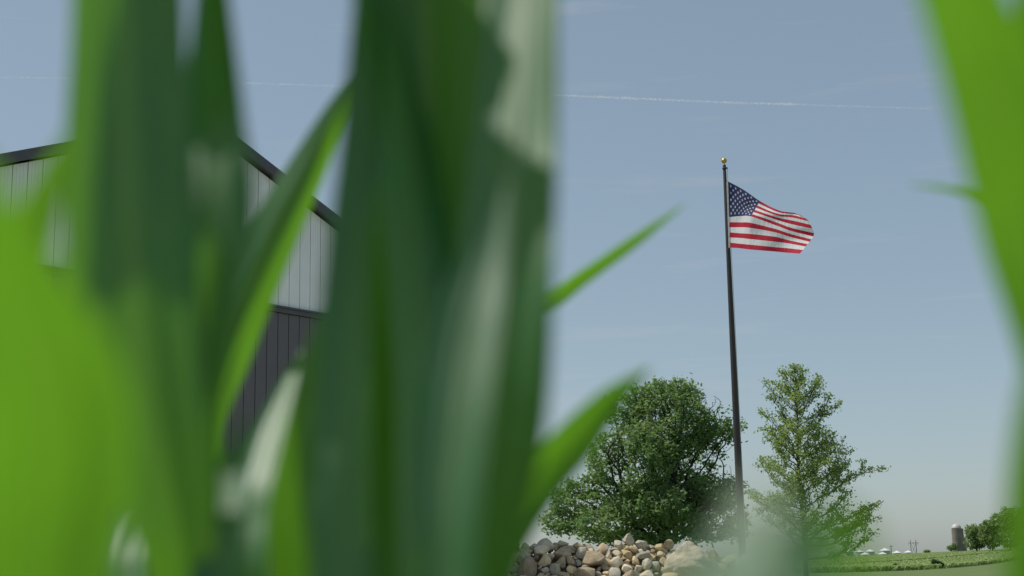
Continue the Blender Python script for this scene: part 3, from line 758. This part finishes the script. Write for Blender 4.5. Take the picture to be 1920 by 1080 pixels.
def lump_tree(name, px, d, lobes, label, group, material=M_far, card=.9, n=700, per=9, trunk_r=.35, cat='tree', seed=1):
    c = P(px, 1035, d); gz = ground_z(c.x, c.y); o = empty(name, (c.x, c.y, gz)); inv = Vector((c.x, c.y, gz))
    pts = lobes_to_points(lobes, px, c, d, n, seed, .4, .9)
    pts = [p - inv for p in pts if p.z - gz > .2]
    hh = max(p.z for p in pts)
    mb = MB(); mb.tube([(0, 0, -.2), (.1, 0, hh * .3), (0, .1, hh * .7)], [trunk_r, trunk_r * .7, trunk_r * .2], 7)
    rr = random.Random(seed)
    for q in rr.sample(pts, min(14, len(pts))): mb.tube([(.05, .05, hh * rr.uniform(.15, .5)), tuple(q * .6 + Vector((0, 0, hh * .15))), tuple(q)], [trunk_r * .35, trunk_r * .2, .02], 4)
    mb.build('trunk', M_bark, o, True)
    tone = np.array([min(1, max(0, .5 + .6 * noise.noise(p * (1.1 / card) * .25))) for p in pts])
    leaf_cards(pts, 'crown', material, o, card, per, card * .55, seed + 40, tone=tone)
    tag(o, label, cat, group); return o
TG = 'trees at the edge of the far field'
lump_tree('broadleaf_tree', 1832, 690, [(1826, 998, 13, 14), (1822, 1015, 11, 14), (1836, 1012, 14, 18), (1838, 1000, 12, 12)], 'dark rounded tree just right of the silo', TG, n=500, seed=5)
lump_tree('broadleaf_tree', 1862, 680, [(1858, 990, 17, 16), (1862, 1008, 20, 20), (1852, 1002, 14, 20), (1872, 978, 12, 16)], 'middle tree of the clump right of the silo, with hanging pale foliage', TG, n=700, seed=6)
lump_tree('broadleaf_tree', 1895, 675, [(1893, 978, 20, 20), (1898, 1000, 24, 28), (1912, 972, 20, 22), (1890, 962, 10, 12)], 'tallest tree of the far clump, at the right edge of the picture', TG, n=800, seed=7)
lump_tree('broadleaf_tree', 1935, 680, [(1930, 975, 22, 24), (1938, 1000, 26, 28)], 'far clump tree reaching past the right edge behind the blurred leaf', TG, n=500, seed=8)
SG = 'shrubs on the far field'
lump_tree('shrub', 1785, 735, [(1784, 1027, 8, 5), (1790, 1025, 5, 6)], 'low shrub at the left foot of the silo', SG, n=120, card=.6, trunk_r=.1, cat='shrub', seed=9)
lump_tree('shrub', 1738, 770, [(1738, 1034, 5, 2.5)], 'tiny bush on the skyline between the power frame and the silo', SG, n=60, card=.6, trunk_r=.08, cat='shrub', seed=10)
M_weed = foliage_mat('dark_weed_leaves', (.02, .05, .022), (.05, .09, .035), (.05, .12, .03), .3)
lump_tree('shrub', 1755, 394, [(1755, 1057, 10, 6), (1751, 1054, 5, 5), (1762, 1059, 7, 4)], 'dark round shrub at the edge of the corn below the power line frame', SG, M_weed, n=220, card=.3, trunk_r=.06, cat='shrub', seed=11)
lump_tree('shrub', 1678, 346, [(1678, 1062, 4.5, 5), (1670, 1067, 6, 2.5)], 'small dark weed clump at the corn edge below the grain bins', SG, M_weed, n=130, card=.25, trunk_r=.05, cat='shrub', seed=12)
lump_tree('shrub', 1848.5, 486, [(1848.5, 1053, 2.2, 4)], 'small upright dark weed in the corn edge below the trees', SG, M_weed, n=70, card=.25, trunk_r=.05, cat='shrub', seed=13)

# ------------------------------------------------------------------ far corn field (nobody could count the plants)
def corn_block(name, t0, t1, n, h, seed, label):
    """t runs from the slanting front edge (0) to beyond the crest (1)"""
    rr = np.random.default_rng(seed)
    X = rr.uniform(60, 330, n); T = t0 + (t1 - t0) * rr.uniform(0, 1, n) ** 1.5
    front = np.clip(315 + 2.05 * (X - 75), 300, 760)
    Y = front + np.round(T * 90) / 90 * (840 - front) + rr.normal(0, .35, n)
    Z = np.array([ground_z(a, b_) for a, b_ in zip(X, Y)])
    an = rr.uniform(0, math.pi, n); w = rr.uniform(.25, .6, n); hh = h * rr.uniform(.8, 1.08, n)
    cx, cy_ = np.cos(an) * w, np.sin(an) * w; lx = rr.normal(0, .5, n); ly = rr.normal(0, .5, n)
    V = np.stack([np.stack([X - cx * .35, Y - cy_ * .35, Z - .1], 1), np.stack([X + cx * .35, Y + cy_ * .35, Z - .1], 1),
                  np.stack([X + cx + lx, Y + cy_ + ly, Z + hh * .85], 1), np.stack([X - cx * .4 + lx, Y - cy_ * .4 + ly, Z + hh], 1)], 1)
    Q = np.arange(n * 4).reshape(n, 4)
    # arching top leaves, closer to level
    k2 = n; lx2 = rr.normal(0, .45, k2); ly2 = rr.normal(0, .45, k2); w2 = rr.uniform(.12, .25, k2)
    px_, py_ = -ly2 / np.hypot(lx2, ly2) * w2, lx2 / np.hypot(lx2, ly2) * w2; zt = Z + hh
    V2 = np.stack([np.stack([X - px_, Y - py_, zt - .15], 1), np.stack([X + px_, Y + py_, zt - .15], 1), np.stack([X + lx2 + px_, Y + ly2 + py_, zt + .05], 1), np.stack([X + lx2 - px_, Y + ly2 - py_, zt + .05], 1)], 1)
    tone = np.clip(rr.beta(2, 2, n) * .8, 0, 1); tone2 = np.clip(.45 + rr.beta(2, 2, n) * .5, 0, 1)
    o = big_mesh(name, np.concatenate([V, V2]).reshape(-1, 3), np.arange(n * 8).reshape(n * 2, 4), M_farcorn, None, np.concatenate([tone, tone2]))
    tag(o, label, kind='stuff'); return o
corn_block('corn_field', 0.0, .2, 26000, 1.25, 1, 'band of green corn along the edge of the pale near field')
corn_block('corn_field', .24, 1.0, 110000, 1.2, 2, 'corn field climbing to the skyline in front of the silo')

# ------------------------------------------------------------------ contrail
M_trail = bpy.data.materials.new('contrail_vapour'); M_trail.use_nodes = True
n_, l_ = M_trail.node_tree.nodes, M_trail.node_tree.links; b_ = n_['Principled BSDF']; b_.inputs['Base Color'].default_value = (.82, .88, .98, 1); b_.inputs['Roughness'].default_value = 1; b_.inputs['Specular IOR Level'].default_value = 0
tr = n_.new('ShaderNodeBsdfTransparent'); ms = n_.new('ShaderNodeMixShader'); ms.inputs[0].default_value = .15
tl = n_.new('ShaderNodeBsdfTranslucent'); tl.inputs[0].default_value = (.82, .88, .98, 1); m0 = n_.new('ShaderNodeMixShader'); m0.inputs[0].default_value = .5
l_.new(b_.outputs[0], m0.inputs[1]); l_.new(tl.outputs[0], m0.inputs[2])
l_.new(tr.outputs[0], ms.inputs[1]); l_.new(m0.outputs[0], ms.inputs[2]); l_.new(ms.outputs[0], n_['Material Output'].inputs['Surface'])
CDist = 9000.0
tpts = [(-40, 143), (300, 150), (620, 160), (1050, 178), (1350, 191), (1750, 203)]
def trail_y(px):
    for (a, b1), (c, d1) in zip(tpts[:-1], tpts[1:]):
        if a <= px <= c: return b1 + (d1 - b1) * (px - a) / (c - a)
    return tpts[-1][1]
bm = bmesh.new(); bmesh.ops.create_icosphere(bm, subdivisions=1, radius=1); iv = np.array([v.co[:] for v in bm.verts]); it = np.array([[v.index for v in f.verts] for f in bm.faces]); bm.free()
VV, QQ = [], []; rr = random.Random(8); base = 0; sc = CDist / FPX
px = -40.0; centre = P(900, 170, CDist)
while px < 1750:
    w = 1.0 + 1.0 * abs(noise.noise(Vector((px * .02, 3, 1)))) 
    dens = 1.0 if 1040 < px < 1500 else .6
    for q in range(2):
        sag = rr.random() ** 2
        py = trail_y(px) + rr.gauss(0, .6) + sag * 5.5 * (.4 + abs(noise.noise(Vector((px * .06, 7, 1)))))
        s_ = w * rr.uniform(.6, 1.5) * dens * (1 - .45 * sag)
        c_ = P(px + rr.uniform(-3, 3), py, CDist + rr.uniform(-30, 30)) - centre
        sh = np.array([rr.uniform(1.5, 3.6) * s_, s_, s_ * rr.uniform(.7, 1.1)]) * sc
        VV.append(iv * sh + np.array(c_[:])); QQ.append(it + base); base += len(iv)
    px += 1.7
ct = big_mesh('contrail', np.concatenate(VV), np.concatenate(QQ), M_trail, None, k=3, smooth=True); ct.location = centre
tag(ct, 'thin white contrail crossing the upper sky from left to right', 'contrail')

# ------------------------------------------------------------------ foreground corn
def leaf(parent, pts, fold=.25, ripple=.04, seed=0, mt_=None, nL=46, nW=18, curl=0.0):
    """pts: (px, py, depth, half width px, twist deg) along the midrib, base first. Twist 0 faces the camera."""
    C = [P(p[0], p[1], p[2]) for p in pts]; Wd = [p[3] * p[2] / FPX for p in pts]; Th = [p[4] for p in pts]
    def cr(arr, t):
        k = len(arr) - 1; f = t * k; i = min(k - 1, int(f)); q = f - i
        a, b_, c, d = arr[max(0, i - 1)], arr[i], arr[i + 1], arr[min(k, i + 2)]
        return .5 * ((2 * b_) + (c - a) * q + (2 * a - 5 * b_ + 4 * c - d) * q * q + (3 * b_ - a - 3 * c + d) * q ** 3)
    org = parent.location; vs_, fs, uvs = [], [], []; length = 0; prev = None
    for i in range(nL + 1):
        t = i / nL; p = cr(C, t); T = (cr(C, min(1, t + .01)) - cr(C, max(0, t - .01))).normalized()
        view = (CAM - p).normalized(); S = T.cross(view)
        if S.length < 1e-4: S = RGT.copy()
        S.normalize(); Nn = S.cross(T).normalized(); th = R(cr(Th, t)); w = max(.0004, cr(Wd, t))
        S2 = S * math.cos(th) + Nn * math.sin(th); N2 = Nn * math.cos(th) - S * math.sin(th)
        if prev is not None: length += (p - prev).length
        prev = p
        for j in range(nW + 1):
            u = -1 + 2 * j / nW
            z = fold * abs(u) ** 1.3 * w + curl * u * w
            z += .045 * w * math.sin(u * 8.5 + seed) * min(1, 2.5 * abs(u)) + .02 * w * math.sin(u * 19 + seed * 2 + length * 3)
            z += ripple * w * abs(u) ** 2 * math.sin(length * 55 + seed * 1.7 + (1.1 if u > 0 else 0)) + .12 * w * noise.noise(Vector((length * 9, u * .8, seed * 3.1)))
            vs_.append(p + S2 * (u * w) + N2 * z - org); uvs.append((u, length * 6))
    for i in range(nL):
        for j in range(nW):
            a = i * (nW + 1) + j; fs.append((a, a + 1, a + nW + 2, a + nW + 1))
    return mesh_obj('leaf', vs_, fs, mt_ or M_corn, parent, True, uv=uvs)
def shade_leaf(o, top, az, L, up, w, seed):
    """upper leaf added to cast shade: rises from the whorl at height top, then arches over towards azimuth az"""
    dv = Vector((math.sin(R(az)), math.cos(R(az)), 0)); sd = Vector((dv.y, -dv.x, 0)); vs_, fs, uvs = [], [], []; n = 30
    for i in range(n + 1):
        t = i / n; c_ = dv * (L * (t ** 3)) + Vector((0, 0, top + up * (2.1 * t - 1.25 * t * t - .2 * t ** 4)))
        ww = w * min(1, .35 + 3 * t) * (1 - t ** 3.2) + .0006
        for j in range(9):
            u = -1 + j / 4; zz = .28 * abs(u) ** 1.3 * ww + .06 * ww * u * u * math.sin(t * 26 + seed + u)
            vs_.append(c_ + sd * (u * ww) + Vector((0, 0, zz)) + dv * (.1 * ww * math.sin(t * 17 + seed) * abs(u))); uvs.append((u, L * t * 7))
    for i in range(n):
        for j in range(8): a = i * 9 + j; fs.append((a, a + 1, a + 10, a + 9))
    return mesh_obj('leaf', vs_, fs, M_corn, o, True, uv=uvs)
def corn_plant(px, d, label, leaves, top=1.28, r0=.013, arches=()):
    b = P(px, 1090, d); o = empty('corn_plant', (b.x, b.y, ground_z(b.x, b.y)))
    mb = MB(); prof = [(r0 * 1.25, -.03)]; z = 0.0
    while z < top - .12:
        prof += [(r0 * (1.15 - .3 * z), z + .01), (r0 * (1.1 - .3 * z), z + .13), (r0 * (1.35 - .3 * z), z + .145), (r0 * (1.3 - .3 * z), z + .155)]; z += .16
    prof.append((r0 * .7, top)); mb.lathe(prof, 14); mb.build('stalk', M_stalk, o, True)
    for i, (pts, kw) in enumerate(leaves):
        # run the sheath down to the stalk
        p0 = pts[0]; leaf(o, pts, seed=i + int(px), **kw)
    for i, a in enumerate(arches): shade_leaf(o, *a, seed=i * 2.3 + px)
    # a few low leaves arching off the stalk under the frame
    rr = random.Random(int(px * 3 + 17))
    for q in range(4):
        an = rr.uniform(0, 6.28); z0 = .3 + .2 * q; L = rr.uniform(.35, .5)
        dv = Vector((math.cos(an), math.sin(an), 0)); sd = Vector((-dv.y, dv.x, 0)); vs_, fs, uvs = [], [], []
        for i in range(19):
            t = i / 18; c_ = dv * (L * t * .8) + Vector((0, 0, z0 + .28 * t - .45 * t * t)); w = .036 * math.sin(math.pi * min(1, .12 + .88 * t)) ** .6 * (1 - t ** 4) + .001
            if c_.z > EYE - .12 - .0: c_.z = EYE - .12
            for u in (-1, -.5, 0, .5, 1): vs_.append(c_ + sd * (u * w) + Vector((0, 0, .3 * abs(u) * w))); uvs.append((u, L * t * 6))
        for i in range(18):
            for j in range(4): a = i * 5 + j; fs.append((a, a + 1, a + 6, a + 5))
        mesh_obj('leaf', vs_, fs, M_corn, o, True, uv=uvs)
    tag(o, label, 'corn plant', 'corn plants in the foreground'); return o

# unseen upper leaves, added to shade the blades below: (start height, azimuth, length, rise, half width)
SHADE_C = [(1.22, -70, .60, .76, .048)]
SHADE_L = [(1.22, -108, .20, .80, .052)]
# centre plant
corn_plant(800, .62, 'out-of-focus corn plant with broad upright leaves filling the centre', [
    ([(800, 1700, .62, 40, 0), (820, 1350, .585, 85, 8), (862, 1080, .56, 95, 10), (918, 800, .545, 108, 14), (948, 520, .558, 100, 22), (962, 300, .596, 92, 26), (975, 100, .627, 84, 27), (985, -120, .658, 72, 27), (1000, -400, .69, 48, 20), (1020, -600, .72, 2, 0)], dict(fold=.14, ripple=.03)),
    ([(800, 1700, .6, 30, 0), (830, 1380, .47, 50, 14), (838, 1080, .475, 62, 18), (852, 820, .495, 72, 20), (880, 620, .517, 66, 20), (912, 480, .535, 42, 20), (950, 340, .55, 1, 20)], dict(fold=.3, ripple=.03)),
    ([(800, 1700, .63, 40, 0), (785, 1350, .66, 120, -8), (785, 1000, .68, 135, -10), (795, 600, .685, 130, -10), (800, 200, .685, 118, -6), (800, -200, .685, 100, 0), (795, -600, .69, 60, 0), (790, -900, .70, 2, 0)], dict(fold=.35, ripple=.03)),
    ([(800, 1700, .62, 30, 0), (690, 1350, .53, 60, 20), (645, 1080, .535, 62, 25), (648, 700, .575, 58, 28), (676, 300, .62, 44, 28), (706, -50, .655, 38, 28), (735, -400, .69, 26, 28), (750, -600, .72, 2, 28)], dict(fold=.2, ripple=.03)),
    ([(800, 1700, .66, 30, 0), (640, 1300, .67, 90, -20), (575, 1000, .68, 92, -25), (600, 740, .70, 62, -30), (648, 520, .72, 32, -30), (690, 380, .74, 12, -30), (720, 290, .76, 1, -30)], dict(fold=.3, ripple=.03)),
    ([(800, 1700, .66, 25, 0), (850, 1250, .80, 55, 0), (915, 1050, .80, 50, -10), (995, 915, .79, 46, -15), (1075, 825, .78, 42, -15), (1135, 757, .77, 28, -15), (1180, 718, .765, 15, -15), (1222, 688, .76, 1, -15)], dict(fold=.35, ripple=.04)),
], arches=SHADE_C)
# plant behind it: the thin blades that stick out
corn_plant(880, 1.25, 'corn plant behind the centre one, a thin leaf tip pointing up right into the sky', [
    ([(880, 1500, 1.25, 10, 0), (890, 900, 1.25, 26, -30), (940, 640, 1.25, 27, -45), (1050, 545, 1.25, 25, -50), (1130, 490, 1.25, 19, -50), (1205, 437, 1.26, 13, -50), (1285, 382, 1.28, 1, -50)], dict(fold=.35, ripple=.06)),
    ([(880, 1500, 1.25, 10, 0), (800, 900, 1.25, 35, -20), (760, 500, 1.25, 35, -20), (740, 200, 1.3, 25, -20), (720, 60, 1.3, 2, -20)], dict(fold=.3)),
])
corn_plant(430, 1.1, 'corn plant between the left and centre ones, a folded leaf slanting up right', [
    ([(430, 1500, 1.1, 12, 0), (415, 1000, 1.1, 22, 10), (392, 820, 1.08, 26, 4), (420, 670, 1.08, 46, 6), (468, 530, 1.08, 50, 8), (528, 400, 1.085, 44, 8), (586, 290, 1.09, 33, 8), (632, 200, 1.09, 19, 8), (668, 128, 1.09, 1, 8)], dict(fold=-.6, ripple=.03)),
    ([(430, 1500, 1.05, 12, 0), (462, 1150, .94, 34, 20), (475, 960, .96, 40, 28), (505, 820, 1.01, 36, 30), (548, 705, 1.06, 16, 30), (566, 655, 1.09, 1, 30)], dict(fold=.2, ripple=.03)),
    ([(430, 1500, 1.05, 12, 0), (300, 1200, .92, 30, 20), (245, 1080, .93, 40, 28), (262, 975, .97, 40, 30), (298, 890, 1.01, 16, 30), (314, 845, 1.03, 1, 30)], dict(fold=.35, ripple=.04)),
    ([(430, 1500, 1.05, 8, 0), (330, 1200, 1.0, 14, 20), (312, 1060, 1.0, 14, 25), (322, 985, 1.0, 8, 25), (332, 930, 1.0, 1, 25)], dict(fold=.3)),
])
corn_plant(330, .62, 'out-of-focus corn plant with wide upright leaves left of centre', [
    ([(330, 1700, .62, 40, 0), (345, 1350, .575, 40, 0), (342, 1080, .565, 62, 0), (308, 900, .563, 88, 0), (268, 700, .565, 112, 0), (242, 400, .572, 118, -4), (240, 100, .585, 104, -4), (240, -250, .60, 84, 0), (245, -650, .64, 2, 0)], dict(fold=.3, ripple=.03)),
    ([(330, 1700, .63, 40, 0), (365, 1350, .60, 40, 0), (366, 1050, .585, 50, 4), (362, 760, .58, 56, 8), (388, 560, .583, 66, 10), (410, 400, .59, 72, 14), (405, 230, .615, 60, 20), (402, 60, .645, 40, 20), (398, -120, .68, 20, 20), (395, -260, .71, 1, 20)], dict(fold=.3, ripple=.03)),
    ([(330, 1700, .61, 30, 0), (410, 1300, .55, 60, 20), (412, 1080, .56, 58, 28), (425, 930, .585, 40, 30), (452, 815, .605, 10, 30), (462, 770, .615, 1, 30)], dict(fold=.2, ripple=.03)),
], arches=SHADE_L)
corn_plant(-250, .36, 'nearest corn plant at the far left, blurred bright yellow-green leaves', [
    ([(-250, 2000, .38, 40, 0), (10, 1500, .385, 120, 0), (62, 1080, .365, 140, 0), (80, 780, .335, 158, -6), (5, 520, .305, 100, -10), (-60, 340, .285, 50, -10), (-140, 170, .27, 1, -10)], dict(fold=.2, ripple=.02)),
    ([(-250, 2000, .38, 30, 0), (-190, 1250, .50, 30, 0), (-70, 820, .49, 50, 0), (12, 560, .475, 52, 0), (68, 410, .465, 38, 0), (110, 305, .455, 20, 0), (140, 230, .45, 1, 0)], dict(fold=.25, ripple=.02)),
], arches=[(1.12, -66, .24, .44, .030)])  # arch: unseen leaf added to shade the lower part of the blades
corn_plant(2130, .5, 'corn plant at the right edge, a bright blurred leaf curving down from the top', [
    ([(2130, 1900, .5, 40, 0), (2110, 1300, .5, 80, 0), (2060, 900, .51, 92, 0), (2005, 640, .495, 94, 0), (1950, 420, .475, 110, -6), (1890, 240, .45, 100, -10), (1832, 90, .43, 84, -12), (1775, -60, .405, 70, -12), (1690, -260, .375, 44, -10), (1600, -440, .36, 1, 0)], dict(fold=.2, ripple=.02)),
    ([(2130, 1900, .5, 30, 0), (2080, 900, .64, 60, 0), (1985, 420, .62, 70, 0), (1942, 200, .60, 66, -8), (1945, 40, .58, 44, -8), (1965, -150, .565, 28, 0), (1990, -350, .56, 1, 0)], dict(fold=.2, ripple=.02)),
    ([(2130, 1900, .45, 30, 0), (1940, 1350, .42, 50, 0), (1930, 1080, .41, 48, -6), (1928, 900, .40, 40, -10), (1936, 740, .39, 24, -10), (1955, 600, .38, 1, -10)], dict(fold=.2, ripple=.02)),
])
corn_plant(2060, 1.15, 'corn plant behind the right-edge leaf, a small bright spike of leaf pointing left', [
    ([(2060, 1600, 1.15, 10, 0), (2040, 900, 1.12, 30, 10), (1985, 560, 1.08, 30, 20), (1905, 425, 1.06, 26, 35), (1840, 372, 1.05, 16, 42), (1785, 354, 1.045, 9, 45), (1705, 346, 1.04, 1, 45)], dict(fold=.2, ripple=.02)),
    ([(2060, 1600, 1.15, 10, 0), (2080, 900, 1.15, 34, 0), (2110, 400, 1.15, 34, 0), (2150, 0, 1.15, 20, 0), (2200, -300, 1.15, 1, 0)], dict(fold=.3, ripple=.03)),
])
corn_plant(1330, .24, 'low corn plant right under the lens, pale blurred leaf along the bottom edge', [
    ([(1330, 2200, .25, 30, 0), (1150, 1500, .195, 60, 30), (1215, 1250, .198, 100, 45), (1320, 1155, .20, 125, 44), (1425, 1085, .203, 125, 46), (1505, 1040, .205, 95, 40), (1560, 1020, .208, 66, 0), (1600, 1035, .212, 34, -20), (1630, 1100, .215, 1, -20)], dict(fold=.08, ripple=.02)),
    ([(1330, 2200, .25, 30, 0), (1400, 1400, .19, 50, 20), (1398, 1130, .198, 66, 25), (1405, 1035, .206, 64, 26), (1413, 970, .211, 46, 27), (1422, 895, .216, 1, 28)], dict(fold=.06, ripple=.02)),
], top=1.1)
